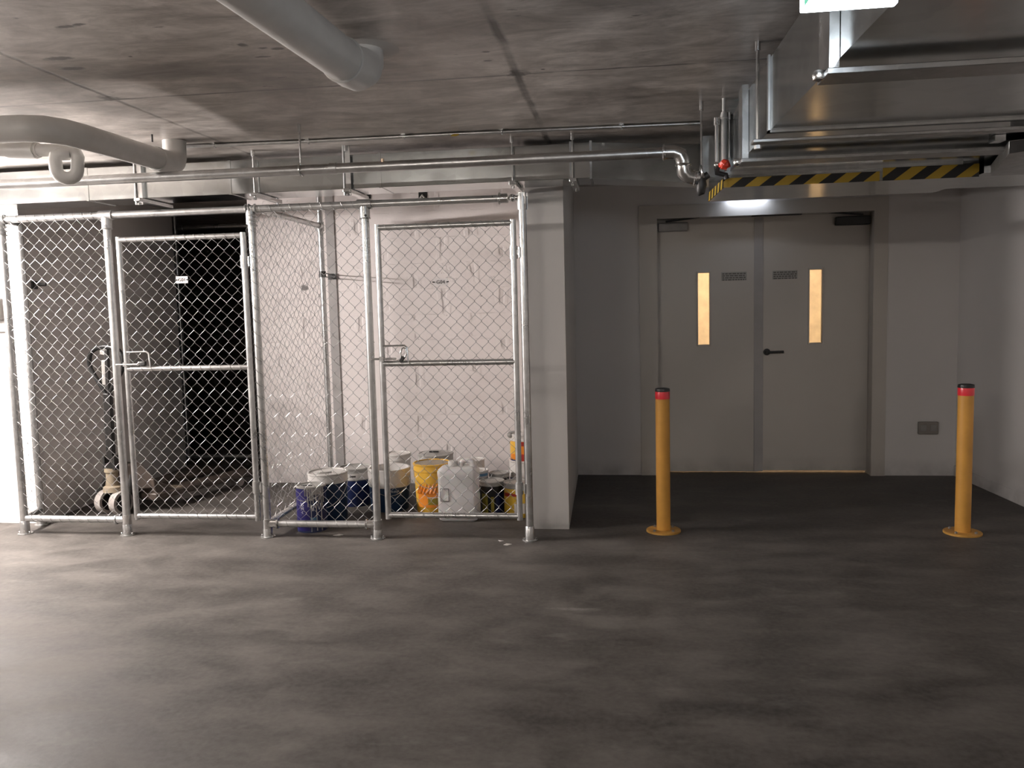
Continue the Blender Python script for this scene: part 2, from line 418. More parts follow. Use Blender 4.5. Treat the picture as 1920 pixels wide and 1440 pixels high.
# ------------------------------------------------------------------ doors
LY = 7.06    # leaf face
fr = G()
fr.box(.133,DX0+.035,6.945,6.9595,0,DZ-.035); fr.box(DX1-.035,2.07,6.945,6.9595,0,DZ-.035); fr.box(.133,2.07,6.945,6.9595,DZ-.035,2.222)
fr.box(DX0+.0005,DX0+.035,6.9595,7.12,0,DZ-.035); fr.box(DX1-.035,DX1-.0005,6.9595,7.12,0,DZ-.035); fr.box(DX0+.0005,DX1-.0005,6.9595,7.12,DZ-.035,DZ-.0005)
fr.box(DX0+.035,DX1-.035,7.106,7.12,DZ-.055,DZ-.035)
frame = struct(fr.build('trim_1', M['frame']))
def leaf(name, x0, x1, wx0, wx1, zb):
    g = G(); z0, z1, t0, t1 = 1.08, 1.672, LY, LY+.045; top = 2.113
    g.box(x0,wx0,t0,t1,zb,top); g.box(wx1,x1,t0,t1,zb,top); g.box(wx0,wx1,t0,t1,zb,z0); g.box(wx0,wx1,t0,t1,z1,top)
    d = struct(g.build(name, M['door']))
    b = G(); w = .012
    b.box(wx0-w,wx0,t0-.008,t0+.01,z0-w,z1+w); b.box(wx1,wx1+w,t0-.008,t0+.01,z0-w,z1+w)
    b.box(wx0,wx1,t0-.008,t0+.01,z1,z1+w); b.box(wx0,wx1,t0-.008,t0+.01,z0-w,z0)
    b.build('glazing_bead', M['frame'], d, bevel=.002)
    G().box(wx0,wx1,t0+.02,t0+.026,z0,z1).build('window_pane', M['glass'], d)
    return d
dl = leaf('door_1', DX0+.037, 1.098, .612, .706, .012)
dr = leaf('door_2', 1.102, DX1-.037, 1.50, 1.60, .022)
dl['label'] = 'beige fire door leaf on the left, beside the tall post'; dl['category'] = 'door'
dr['label'] = 'beige fire door leaf on the right with black lever handle'; dr['category'] = 'door'
G().box(1.062,1.135,LY-.006,LY,.015,2.105).build('meeting_strip', M['strip'], dr, bevel=.002)
def notice(x0, x1, par):
    n = G().box(x0,x1,LY-.002,LY,1.603,1.672).build('notice_plate', M['notice'], par)
    r = random.Random(int(x0*100)); k = G()
    for i in range(4):
        z = 1.66-.0165*i; x = x0+.008
        while x < x1-.012:
            w = r.uniform(.012,.03); e = min(x+w, x1-.006)
            k.box(x,e,LY-.0028,LY-.0021,z-.0065,z+.003); x = e+.006
    k.build('print_lines', M['noticet'], n)
notice(.80,1.004,dl); notice(1.208,1.405,dr)
h = G(); h.cyl((1.165,LY-.006,1.01),(1.165,LY-.055,1.01),.012,12); h.tube([(1.165,LY-.05,1.01),(1.185,LY-.055,1.01),(1.29,LY-.055,1.012)],.011,10)
hd = h.build('lever_handle', M['blackm'], dr); G().cyl((1.165,LY,1.01),(1.165,LY-.008,1.01),.028,18).build('rose', M['blackm'], hd)
def closer(par, xb0, xb1, xa0, xa1, mat):
    c = G().box(xb0,xb1,LY-.055,LY,2.015,2.085).build('door_closer', mat, par, bevel=.008)
    a = G(); a.obox((xb0+.06 if xa1>xb1 else xb1-.06, LY-.045, 2.095),(xa1 if xa1>xb1 else xa0, 7.0, 2.128),.028,.012); a.box(min(xa0,xa1),max(xa0,xa1),6.985,7.01,2.118,2.142)
    a.build('closer_arm', M['blackm'], c, bevel=.002)
closer(dl, .29,.53,.26,.70, M['meter']); closer(dr, 1.69,1.955,1.56,1.95, M['blackm'])
G().box(1.033,1.422,6.975,7.02,2.108,2.132).build('door_coordinator', M['blackm'], frame, bevel=.003)

# ------------------------------------------------------------------ exit signs
t = thing('exit_sign', 'lit exit sign above the double doors, behind striped duct', 'exit sign', (.99,6.95,2.3))
G().box(.822,1.152,6.865,6.945,2.245,2.397).build('case', M['batten'], t, bevel=.004)
G().box(.828,1.146,6.862,6.865,2.247,2.39).build('green_face', M['exitg'], t)
G().box(.828,1.146,6.86,6.93,2.236,2.245).build('diffuser', M['exit2'], t)
G().box(.95,1.06,6.859,6.862,2.247,2.375).build('running_figure_panel', M['exit2'], t)
t = thing('exit_sign', 'bright exit sign hanging beside the big duct at top edge', 'exit sign', (.45,1.8,2.2))
sx0, sx1, sz0, sz1 = .362,.545,2.002,2.22
g = G(); g.box(sx0,sx1,1.79,1.815,sz0,sz1); g.build('lit_panel', M['exit'], t, bevel=.003)
G()._add([(sx0+.004,1.7885,sz1-.01),(sx0+.004,1.7885,sz0+.004),(sx0+.15,1.7885,sz1-.01)], [(0,1,2)]).build('green_corner', M['exitg'], t)
g = G(); g.box(sx0,sx1,1.775,1.83,sz1,sz1+.05); g.build('case', M['batten'], t, bevel=.004)
for x in (.40,.505): G().cyl((x,1.80,sz1+.05),(x,1.80,H),.005,8).build('hanger_rod', M['strap'], t)

# ------------------------------------------------------------------ chain link
W, HH = .0755, .079
def chain(fn, u0, u1, z0, z1, r=.0014, seed=0):
    g = G(); hw, hh = W/2, HH/2; rr = random.Random(seed)
    nc = int(round((u1-u0)/hw)); hw = (u1-u0)/nc
    nr = int((z1-z0)/hh); ph = rr.random()*6
    for i in range(nc):
        pts = []
        for j in range(nr+1):
            right = (i+j) % 2 == 1
            u = u0+hw*(i+1 if right else i)
            z = z1-hh*j - (0 if nr == 0 else ((z1-z0)-nr*hh)*j/nr)
            wob = .0022*math.sin(u*9+z*5+ph)
            u += wob; z += .002*math.sin(u*7-z*11+ph)
            # going down-right lies in front, going down-left behind
            d0 = .0028
            e = .0016
            a, b = (-d0, d0) if right else (d0, -d0)
            sgn = 1 if right else -1
            pts.append(fn(u+sgn*e, z+.0022, a)); pts.append(fn(u+sgn*e, z-.0022, b))
        g.tube(pts, r, 4, caps=False)
    return g
def helix(p, q, R, pitch, r=.0015, ph=0):
    p = V3(p); q = V3(q); d = q-p; L = d.length; d.normalize()
    u = d.orthogonal().normalized(); w = d.cross(u); n = int(L/pitch*10); pts = []
    for i in range(n+1):
        a = 2*PI*i/10+ph; pts.append(p+d*(L*i/n)+(u*math.cos(a)+w*math.sin(a))*R)
    return G().tube(pts, r, 4, caps=False)

FY = 4.96; PR = .024
PX = [-3.98,-3.243,-2.275,-1.549,-.586]
fence = thing('chain_link_fence', 'galvanised chain link fence front with two gate openings', 'fence', (-2.28,FY,0))
for i, x in enumerate(PX):
    top = 2.10 if i == 4 else 2.085
    p = G().cyl((x,FY,0),(x,FY,top),PR,20)
    pass
    po = p.build('post', M['frameG'], fence)
    G().lathe([(.046,0),(.046,.005),(.030,.007),(.029,.085),(.026,.09)], (x,FY,0), 20).build('foot_flange', M['frameG'], po)
    for k in range(2): G().lathe([(.007,0),(.007,.012),(.004,.015)], (x+(.037 if k else -.037),FY-.006,.004), 8).build('anchor_bolt', M['strap'], po)
    if i in (1,3):
        c = G(); c.cyl((x,FY,1.985),(x,FY,2.055),.031,18); c.ring((x,FY,1.985),(0,0,1),.03,.005); c.cyl((x-.045,FY,2.07),(x+.045,FY,2.07),.031,18)
        c.build('tee_fitting', M['frameG'], po); G().cyl((x+.012,FY-.028,2.0),(x+.012,FY-.034,2.0),.008,8).build('grub_screw', M['blackm'], po)
    if i in (0,2):
        c = G()
        for z in (1.975,2.0,2.03): c.ring((x,FY,z),(.15,.1,1),.03,.005,18)
        for dx in (-.03,-.008,.03): c.ring((x+dx,FY,2.07),(1,.1,.15),.029,.005,18)
        c.cyl((x-.005,FY,1.98),(x-.005,FY,2.06),.029,16)
        c.build('wire_lashing', M['frameG'], po)
    if i == 4:
        c = G()
        for k in range(6):
            a = k*PI/3; c.obox((x+.026*math.cos(a),FY+.026*math.sin(a),2.03),(x+.028*math.cos(a),FY+.028*math.sin(a),2.095),.012,.006)
        c.cyl((x,FY,2.0),(x,FY,2.075),.031,18)
        c.build('clamp_fitting', M['frameG'], po)
tr = G().cyl((PX[0]-.03,FY,2.07),(PX[4]-.10,FY,2.07),PR-.001,20).build('top_rail', M['frameG'], fence)
c = G(); c.ring((PX[4]-.135,FY,2.07),(1,0,0),.03,.007); c.cyl((PX[4]-.13,FY,2.07),(PX[4]-.085,FY,2.07),.03,16); c.ball((PX[4]-.058,FY,2.07),.024); c.cyl((PX[4]-.06,FY,2.07),(PX[4]-.02,FY,2.07),.016,12)
c.build('swivel_coupling', M['chrome'], tr)
for (a, b, z) in ((0,1,.105),(2,3,.088)):
    br = G().cyl((PX[a]+.02,FY,z),(PX[b]-.02,FY,z),PR-.002,18).build('bottom_rail', M['frameG'], fence)
    def coupling(xp, s):
        c = G(); c.ring((xp+s*.07,FY,z),(1,0,0),.029,.006); c.cyl((xp+s*.07,FY,z),(xp,FY,z),.026,14); c.cyl((xp,FY,z-.03),(xp,FY,z+.03),.03,16)
        c.build('rail_coupling', M['chrome'], br)
    coupling(PX[b], -1)
    if a == 2: coupling(PX[a], 1)
    fy = FY-.012
    chain(lambda u,z,d: (u,fy+d,z), PX[a]+.002, PX[b]-.006, z+.03, 2.052, seed=a).build('chain_link_mesh', M['wire'], fence)
    helix((PX[a]+.04,FY,2.07),(PX[b]-.05,FY,2.07),.0245,.065,.0017).build('lacing_wire', M['wire'], tr)
    helix((PX[a]+.06,FY,z),(PX[b]-.09,FY,z),.0235,.066,.0015,1).build('lacing_wire', M['wire'], br)
po = G().cyl((-4.034,5.19,0),(-4.034,5.19,2.08),.0225,18).build('return_post', M['frameG'], fence)
G().lathe([(.046,0),(.046,.005),(.030,.007),(.029,.06)], (-4.034,5.19,0), 18).build('foot_flange', M['frameG'], po)
for z in (.105,2.07): G().cyl((PX[0],FY,z),(-4.034,5.19,z),.021,14).build('return_rail', M['frameG'], fence)
g = G()
for k in range(22):
    z = .25+k*.08; g.tube([(PX[2]-.022,FY-.018,z+.03),(PX[2]-.036,FY-.01,z+.012),(PX[2]-.034,FY+.012,z-.01),(PX[2]-.045,FY+.006,z-.03)],.0015,4)
    g.tube([(PX[2]-.02,FY-.02,z+.03),(PX[2]+.005,FY-.027,z+.008),(PX[2]+.026,FY-.014,z-.005)],.0018,4)
g.build('mesh_tie', M['wire'], fence)

def gate(label, x0, x1, z0, zm, z1, seed, pl):
    t = thing('cage_gate', label, 'gate', ((x0+x1)/2,FY,z0), 'chain link cage gates')
    r = .0185; gy = FY-.004
    for x in (x0,x1):
        g = G(); g.cyl((x,gy,z0-.025),(x,gy,z1+.018),r,16); g.build('gate_stile', M['frameG'], t)
    rails = []
    for z in (z1,zm,z0):
        rails.append(G().cyl((x0,gy,z),(x1,gy,z),r-.001,16).build('gate_rail', M['frameG'], t))
    for (a, b) in ((zm+.004,z1-.012),(z0+.014,zm-.006)):
        chain(lambda u,z,d: (u,gy-.008+d,z), x0+.012, x1-.012, a, b, seed=seed+int(a*10)).build('chain_link_mesh', M['wire'], t)
    for k, z in enumerate((z1,zm,z0)):
        helix((x0+.03,gy,z),(x1-.03,gy,z),r+.0008,.066,.0015,k).build('lacing_wire', M['wire'], rails[k])
    # bent rod cut-out round the latch
    lr = G().tube([(x0,gy-.01,zm+.108),(x0+.145,gy-.012,zm+.110),(x0+.16,gy-.012,zm+.098),(x0+.166,gy-.012,zm)],.0055,8)
    lr.build('latch_guard_rod', M['frameG'], t)
    lb = G(); lb.cyl((x0-.06,gy-.02,zm+.03),(x0+.095,gy-.024,zm+.03),.007,10); lb.box(x0-.012,x0+.012,gy-.028,gy-.01,zm+.018,zm+.044)
    lb.build('slide_bolt', M['strap'], t)
    for z in (1.75,.325):
        hg = G(); hg.cyl((x1,gy,z-.038),(x1,gy,z+.038),.0245,16); hg.obox((x1+.01,gy,z),(x1+.05,gy,z),.02,.03); hg.cyl((x1+.038,gy-.012,z-.03),(x1+.038,gy-.012,z+.03),.009,10)
        hg.build('hinge', M['frameG'], t)
    return t
g1 = gate('chain link gate with G01 plate, second from left in fence', -3.166,-2.335,.132,1.092,1.912,3,1)
g2 = gate('chain link gate with G04 plate, in front of paint pails', -1.474,-.645,.152,1.100,1.926,8,2)
# padlocks
t = thing('padlock', 'padlock with upright shackle on the G04 gate bolt', 'padlock', (-1.36,4.925,1.12))
t2 = G(); t2.tube([(-1.348,4.924,1.135),(-1.350,4.924,1.165),(-1.340,4.924,1.192),(-1.327,4.924,1.197),(-1.317,4.924,1.188),(-1.314,4.924,1.16),(-1.322,4.924,1.137)],.0055,8)
t2.build('shackle', M['chrome'], t)
G().hexa([(-1.362,4.912,1.118),(-1.345,4.912,1.105),(-1.322,4.912,1.135),(-1.338,4.912,1.148)], [(-1.362,4.934,1.118),(-1.345,4.934,1.105),(-1.322,4.934,1.135),(-1.338,4.934,1.148)]).build('lock_body', M['blackm'], t, bevel=.003)
t = thing('padlock', 'dark padlock lying along the G01 gate bolt', 'padlock', (-3.05,4.925,1.12))
G().tube([(-3.075,4.924,1.122),(-3.06,4.922,1.138),(-3.045,4.922,1.132),(-3.045,4.924,1.115)],.0045,8).build('shackle', M['chrome'], t)
G().box(-3.055,-3.015,4.912,4.934,1.112,1.142).build('lock_body', M['blackm'], t, bevel=.006)
# number plates
def plate(label, txt, x, z, w, h, size, tilt):
    t = thing('number_plate', label, 'number plate', (x,4.935,z), 'cage number plates')
    G().box(x-w/2,x+w/2,4.934,4.936,z-h/2,z+h/2).build('plate', M['white_plate'], t)
    text_obj(txt, size, 'number_text', M['ink'], t, (x,4.9335,z-.001))
    for s in (-1,1):
        G().obox((x+s*(w/2-.008),4.932,z-.001),(x+s*(w/2+.006),4.932,z+.001),.004,.007).build('cable_tie', M['blackp'], t)
plate('white G01 number plate tied to the left gate mesh','G01',-2.744,1.649,.079,.043,.030,0)
plate('white G04 number plate tied to the right gate mesh','G04',-1.088,1.588,.088,.040,.031,0)

# divider between the cages
t = thing('cage_divider', 'galvanised mesh divider running back between the two cages', 'fence', (-2.275,5.6,0))
dx = -2.275
p = G().cyl((dx,6.15,0),(dx,6.15,2.345),.021,18).build('back_post', M['frameG'], t)
G().lathe([(.05,0),(.05,.006),(.03,.01),(.03,.04)], (dx,6.15,0), 18).build('foot_flange', M['frameG'], p)
c = G(); c.cyl((dx,6.15,2.04),(dx,6.15,2.11),.028,16); c.cyl((dx,6.10,2.078),(dx,6.15,2.078),.027,14); c.build('tee_fitting', M['frameG'], p)
G().cyl((dx,FY+.03,2.078),(dx,6.15,2.078),.02,16).build('top_rail', M['frameG'], t)
G().cyl((dx,FY+.03,.09),(dx,6.15,.09),.02,16).build('bottom_rail', M['frameG'], t)
chain(lambda u,z,d: (dx+.018+d,u,z), FY+.03, 6.13, .115, 2.06, r=.0011, seed=20).build('chain_link_mesh', M['wire'], t)
b = G(); b.obox((dx,6.17,1.727),(dx-.075,6.58,1.727),.008,.006); b.obox((dx,6.17,1.70),(dx-.075,6.58,1.70),.008,.006); b.box(dx-.11,dx-.045,6.576,6.588,1.69,1.738); b.cyl((dx,6.15,1.69),(dx,6.15,1.737),.026,14)
b.build('wall_tie', M['blackm'], t)
# back frame of the left cage
t = thing('back_fence_frame', 'dark tube frame across the opening behind the left cage', 'fence frame', (-3.9,7.6,0))
G().cyl((-4.27,7.6,0),(-4.27,7.6,H),.024,16).build('post', M['frameG'], t)
G().cyl((-3.0,7.6,0),(-3.0,7.6,H),.024,16).build('post', M['frameG'], t)
G().cyl((-4.27,7.6,2.265),(-3.0,7.6,2.265),.022,14).build('top_rail', M['frameG'], t)
G().cyl((-4.27,7.6,.045),(-3.0,7.6,.045),.022,14).build('bottom_rail', M['frameG'], t)
c = G(); c.cyl((-4.27,7.6,2.22),(-4.27,7.6,2.31),.032,14); c.cyl((-4.24,7.6,2.265),(-4.18,7.6,2.265),.03,14); c.build('tee_fitting', M['frameG'], t)

# ------------------------------------------------------------------ ceiling services
# small duct over the fence
t = thing('air_duct', 'flat galvanised duct running along above the cage fence', 'duct', (-2,5,2.25))
z0, z1 = 2.153, 2.352
G().box(-8.9,-.18,4.872,5.14,z0,z1).build('duct_run', M['duct'], t, bevel=.002)
G().hexa([(-.17,4.872,z0),(-.17,5.14,z0),(-.17,5.14,z1),(-.17,4.872,z1)], [(.47,5.03,2.118),(.47,5.22,2.118),(.47,5.22,2.34),(.47,5.03,2.34)]).build('tapered_section', M['duct'], t)
for x in (-.175,-.29): 
    G().box(x-.006,x+.006,4.855,5.15,z0-.008,z1+.008).build('flange', M['ductd'], t)
for x in (-1.42,-2.36,-3.30):
    G().box(x-.008,x+.008,4.869,5.145,z0-.003,z1+.003).build('slip_seam', M['duct'], t)
# trapeze hangers
for x, lab, style in ((-2.94,'flat steel hanger under the duct, leftmost one',1),(-2.19,'thin twin rod hanger under the duct over the divider',0),(-1.613,'flat steel hanger under the duct above the fence post left of G04 gate',1),(-.624,'thin rod hanger under the duct above the right fence post',0),(-.277,'thin rod hanger under the duct in front of the pier',0)):
    t = thing('duct_hanger', lab, 'hanger', (x,4.83,2.14), 'hangers under the flat duct')
    if style:
        G().box(x-.022,x+.022,4.842,4.848,2.11,H).build('hanger_strap', M['strap'], t)
        G().cyl((x-.016,4.836,2.11),(x-.016,4.836,H),.006,8).build('hanger_rod', M['strap'], t)
    else:
        G().cyl((x,4.838,2.12),(x,4.838,H),.0055,8).build('hanger_rod', M['strap'], t)
        G().cyl((x,5.17,2.12),(x,5.17,H),.0055,8).build('hanger_rod', M['strap'], t)
    G().box(x-.02,x+.02,4.815,5.20,2.128,2.150).build('strut_channel', M['strap'], t, bevel=.003)
    G().lathe([(.011,0),(.011,.012),(.006,.016)], (x,4.838,2.108), 6).build('nut', M['chrome'], t)
    G().cyl((x,4.838,H-.035),(x,4.838,H),.011,10).build('anchor', M['strap'], t)
# sprinkler main
t = thing('sprinkler_pipe', 'long galvanised pipe crossing in front of the flat duct', 'pipe', (-2,4.235,2.165))
G().cyl((-8.9,4.235,2.168),(.235,4.235,2.163),.0255,18).build('pipe_run', M['pipe'], t)
e = G(); e.tube([(.20,4.235,2.163),(.255,4.235,2.162),(.285,4.237,2.150),(.298,4.24,2.12),(.30,4.242,2.095)],[.034,.034,.036,.036,.034],16); e.ring((.205,4.235,2.163),(1,0,0),.034,.006); e.ring((.30,4.242,2.10),(0,0,1),.035,.006)
e.build('elbow', M['chrome'], t)
e = G(); e.tube([(.30,4.242,2.10),(.303,4.245,2.065),(.32,4.25,2.045),(.35,4.256,2.038),(.395,4.262,2.038)],[.034,.036,.036,.034,.032],16); e.ring((.352,4.256,2.038),(1,.1,0),.034,.006)
e.build('elbow', M['chrome'], t)
c = G(); c.cyl((-1.50,4.235,2.165),(-1.46,4.235,2.165),.029,18); c.build('coupling', M['pipe'], t)
G().cyl((-1.215,4.225,2.16),(-1.215,4.225,2.20),.008,8).build('test_valve', M['copper'], t)
dd = G(); dd.tube([(.385,4.25,2.045),(.388,4.25,2.0),(.382,4.25,1.965),(.372,4.25,1.95)],[.022,.026,.022,.004],10); dd.cyl((.36,4.25,2.01),(.42,4.25,2.05),.018,10)
dd.build('drain_tee', M['blackm'], t)
for x, zb, lab in ((-1.658,2.165,'thin rod hanger with ring clamp on the sprinkler pipe'),(.387,2.06,'thin rod hanger beside the two short upright pipes')):
    t = thing('pipe_hanger', lab, 'hanger', (x,4.238,zb), 'rod hangers of the sprinkler pipe')
    G().cyl((x,4.238,zb+.02),(x,4.238,H),.0055,8).build('hanger_rod', M['strap'], t)
    G().cyl((x,4.238,H-.045),(x,4.238,H),.010,10).build('anchor', M['chrome'], t)
    G().ring((x,4.236,zb),(1,0,.12),.031,.0055,20).build('ring_clamp', M['strap'], t)
# upright pipes and valve
t = thing('valve_pipes', 'short upright silver pipes with red valve handle', 'valve', (.475,4.2,2.1))
a = G(); a.cyl((.457,4.205,2.085),(.457,4.205,2.30),.0105,14); a.cyl((.457,4.205,2.275),(.457,4.205,2.31),.016,14); a.ball((.457,4.205,2.088),.017); a.build('upright_pipe', M['chrome'], t)
a = G(); a.cyl((.490,4.205,2.10),(.490,4.205,2.315),.0155,14); a.cyl((.490,4.205,2.30),(.490,4.205,2.335),.021,14,.012); a.cyl((.490,4.205,2.335),(.490,4.205,H),.008,10); a.ring((.490,4.205,2.305),(0,0,1),.018,.004); a.build('upright_pipe', M['pvc'], t)
a = G(); a.cyl((.517,4.22,2.12),(.517,4.22,2.32),.006,10); a.cyl((.517,4.22,2.30),(.517,4.22,2.335),.012,10); a.build('upright_pipe', M['strap'], t)
a = G(); a.tube([(.478,4.19,2.098),(.492,4.185,2.084),(.508,4.185,2.072)],[.018,.027,.016],8); a.lathe([(.010,0),(.028,.008),(.026,.02),(.012,.03)],(.492,4.186,2.065),6)
a.build('valve_handle', M['redv'], t)
G().tube([(.457,4.205,2.09),(.46,4.215,2.05),(.50,4.22,2.04),(.505,4.22,2.02)],.014,10).build('valve_body', M['blackm'], t)

# ceiling conduit
t = thing('ceiling_conduit', 'thin conduit fixed along the ceiling with saddle clips', 'conduit', (-1,4.65,2.39))
G().tube([(-2.52,4.575,2.389),(-1.7,4.62,2.389),(-.9,4.63,2.389),(.42,4.69,2.389)],.0105,10).build('conduit_tube', M['pipe'], t)
for x, y in ((-1.754,4.617),(-1.201,4.626),(-.652,4.641),(.001,4.671),(-2.3,4.587)):
    c = G(); c.ring((x,y,2.389),(1,0,0),.0125,.004,12); c.box(x-.012,x+.012,y-.03,y+.03,2.394,2.40); c.build('saddle_clip', M['strap'], t)
G().cyl((-1.14,4.63,2.389),(-1.09,4.63,2.389),.014,10).build('coupler', M['pipe'], t)
G().hexa([(-.93,4.60,2.372),(-.90,4.59,2.368),(-.885,4.60,2.376),(-.915,4.61,2.38)], [(-.93,4.604,2.378),(-.90,4.594,2.374),(-.885,4.604,2.382),(-.915,4.614,2.386)]).build('cable_tag', M['ytag'], t)

# PVC drain pipes
t = thing('drain_pipe', 'large white drain pipe turning up into the middle of ceiling', 'pipe', (-.97,2.2,2.3))
G().tube([(-1.25,-2.6,2.30),(-.962,2.93,2.30)],.073,24).build('pipe_run', M['pvc'], t)
e = G(); e.tube([(-.964,2.89,2.30),(-.960,2.97,2.30),(-.956,3.03,2.305),(-.952,3.078,2.325),(-.950,3.10,2.35),(-.950,3.103,2.375),(-.950,3.103,H)],[.077,.078,.078,.077,.075,.074,.073],24); e.ring((-.964,2.895,2.30),(.05,1,0),.076,.005,28)
e.build('elbow', M['pvc'], t)
G().lathe([(.085,0),(.105,.006),(.125,.008)], (-.945,3.12,H-.008), 28).build('mortar_collar', M['column'], t)
t = thing('drain_pipe', 'white drain pipe bending up into the ceiling at upper left', 'pipe', (-2.57,4.1,2.3))
G().tube([(-8.9,3.33,2.26),(-2.72,3.42,2.26),(-2.60,3.43,2.26),(-2.53,3.46,2.26),(-2.485,3.54,2.26),(-2.47,3.65,2.26),(-2.462,4.26,2.262)],.058,24).build('pipe_run', M['pvc'], t)
e = G(); e.tube([(-2.463,4.24,2.262),(-2.465,4.34,2.262),(-2.47,4.40,2.266),(-2.478,4.445,2.283),(-2.484,4.468,2.31),(-2.486,4.476,2.34),(-2.486,4.476,H)],[.062,.063,.064,.064,.064,.063,.063],24); e.ring((-2.463,4.242,2.262),(0,1,0),.061,.004,28)
e.build('elbow', M['pvc'], t)
G().cyl((-2.505,4.286,2.36),(-2.505,4.286,H),.005,8).build('hanger_rod', M['blackm'], t)
G().box(-2.72,-2.708,3.361,3.364,2.235,2.285).build('ink_mark', M['meter'], t)
t = thing('trap_pipe', 'white U shaped trap pipe hanging below the upper left drain', 'pipe', (-2.65,3.7,2.2))
G().tube([(-6,3.74,2.243),(-2.95,3.70,2.236),(-2.74,3.70,2.222)],.034,18).build('pipe_run', M['pvc'], t)
G().tube([(-2.90,3.70,2.233),(-2.755,3.70,2.223)],.040,18).build('coupling', M['pvc'], t)
u = []
for i in range(9):
    a = PI*i/8; u.append((-2.604-.040*math.cos(a), 3.70-.02*math.cos(a), 2.125-.040*math.sin(a)))
G().tube([(-2.74,3.70,2.222),(-2.68,3.70,2.219),(-2.60,3.73,2.214),(-2.573,3.732,2.205),(-2.564,3.73,2.185)]+[tuple(p) for p in reversed(u)]+[(-2.645,3.678,2.165),(-2.642,3.68,2.185),(-2.63,3.70,2.198),(-2.60,3.72,2.202)],.030,16).build('u_bend', M['pvc'], t)

# big duct over the lane
dxl = lambda y: .588-.0262*(y-1.95)
t = thing('main_duct', 'big galvanised duct under the ceiling at upper right', 'duct', (1.2,2,2.2))
ya, yb, w = -3.0, 4.256, 1.55
zb, zt = 2.06, 2.325
G().hexa([(dxl(ya),ya,zb),(dxl(ya)+w,ya,zb),(dxl(ya)+w,ya,zt),(dxl(ya),ya,zt)], [(dxl(yb),yb,zb),(dxl(yb)+w,yb,zb),(dxl(yb)+w,yb,zt),(dxl(yb),yb,zt)]).build('duct_run', M['duct'], t)
for y in (.7,3.30,3.88):
    g = G(); x = dxl(y)
    pr = .008 if y < 3.5 else .018
    g.box(x-pr,x,y-.014,y+.014,zb-pr,zt+.01); g.box(x-pr,x+w,y-.014,y+.014,zb-pr,zb)
    g.build('flange', M['ductd'], t)
G().box(dxl(3.95)-.002,dxl(3.95)+.9,3.99,4.06,zb-.008,zb).build('sealant_seam', M['ductd'], t)
# supports
for y, kind, lab in ((2.43,0,'wide strap with round bolt under the big duct, nearest one'),(3.35,1,'threaded rod with end plate at the big duct edge'),(3.80,0,'narrow pale strap at far end of the big duct')):
    x = dxl(y); s = thing('duct_support', lab, 'hanger', (x-.03,y,zb), 'supports of the big duct')
    if kind == 0:
        hw = .060 if y < 3 else .055
        G().box(x-.026,x,y-hw,y+hw,zb-.024,zt+.02).build('hanger_strap', M['strap'], s)
        G().lathe([(.0,-.018),(.016,-.012),(.020,0),(.016,.012),(0,.018)], (x-.040,y,zb-.028), 12).build('bolt_head', M['chrome'], s)
        G().box(x-.03,x+w+.03,y-.06,y+.06,zb-.040,zb-.024).build('strut_channel', M['ductd'], s, bevel=.002)
    else:
        G().cyl((x-.035,y,zb-.02),(x-.035,y,H),.006,8).build('hanger_rod', M['strap'], s)
        G().box(x-.055,x+w+.03,y-.03,y+.03,zb-.036,zb-.024).build('strut_channel', M['ductd'], s, bevel=.002)
        G().lathe([(.014,0),(.014,.014),(.008,.018)], (x-.035,y,zb-.056), 6).build('nut', M['chrome'], s)
        G().cyl((x-.035,y,H-.03),(x-.035,y,H),.011,10).build('anchor', M['strap'], s)
# cross duct with warning tape
t = thing('cross_duct', 'low galvanised cross duct with black and yellow warning tape', 'duct', (1.1,4.5,2.0))
X0, X1, Y0, Y1, Z0 = .497, 1.672, 4.262, 4.815, 1.985
G().hexa([(X0,Y0,Z0),(X1,Y0,Z0),(X1,Y1,Z0),(X0-.018,Y1,Z0)], [(X0,Y0,2.335),(X1,Y0,2.335),(X1,Y1,2.335),(X0-.018,Y1,2.335)]).build('duct_body', M['duct'], t, bevel=.002)
G().box(X0-.003,1.225,Y0-.003,Y0,Z0,2.030).build('hazard_tape', M['tapeF'], t)
G().box(1.24,X1,Y0-.004,Y0-.001,Z0,2.046).build('hazard_tape', M['tapeF'], t)
G().hexa([(X0-.003,Y0-.003,Z0),(X0,Y0,Z0),(X0,Y0,2.030),(X0-.003,Y0-.003,2.030)], [(X0-.021,Y1,Z0),(X0-.018,Y1,Z0),(X0-.018,Y1,2.033),(X0-.021,Y1,2.033)]).build('hazard_tape', M['tapeS'], t)
G().box(X0-.012,X0+1.1,Y0-.012,Y0,2.045,2.06).build('bottom_seam', M['ductd'], t)
G().box(.44,1.6,4.815,5.25,2.12,2.345).build('rear_plenum', M['duct'], t)
t = thing('branch_duct', 'dark branch duct leaving to the right of the taped duct', 'duct', (2.0,3.9,2.0))
G().hexa([(1.53,3.62,1.985),(2.55,3.35,1.985),(2.55,4.25,1.985),(1.72,4.25,1.985)], [(1.53,3.62,2.036),(2.55,3.05,2.036),(2.55,4.25,2.036),(1.72,4.25,2.036)]).build('transition', M['ductd'], t, bevel=.002)
G().box(1.69,2.62,4.25,4.80,2.0,2.335).build('duct_run', M['duct'], t)
G().box(1.47,1.51,3.60,3.66,2.035,2.058).build('strut_end', M['chrome'], t)

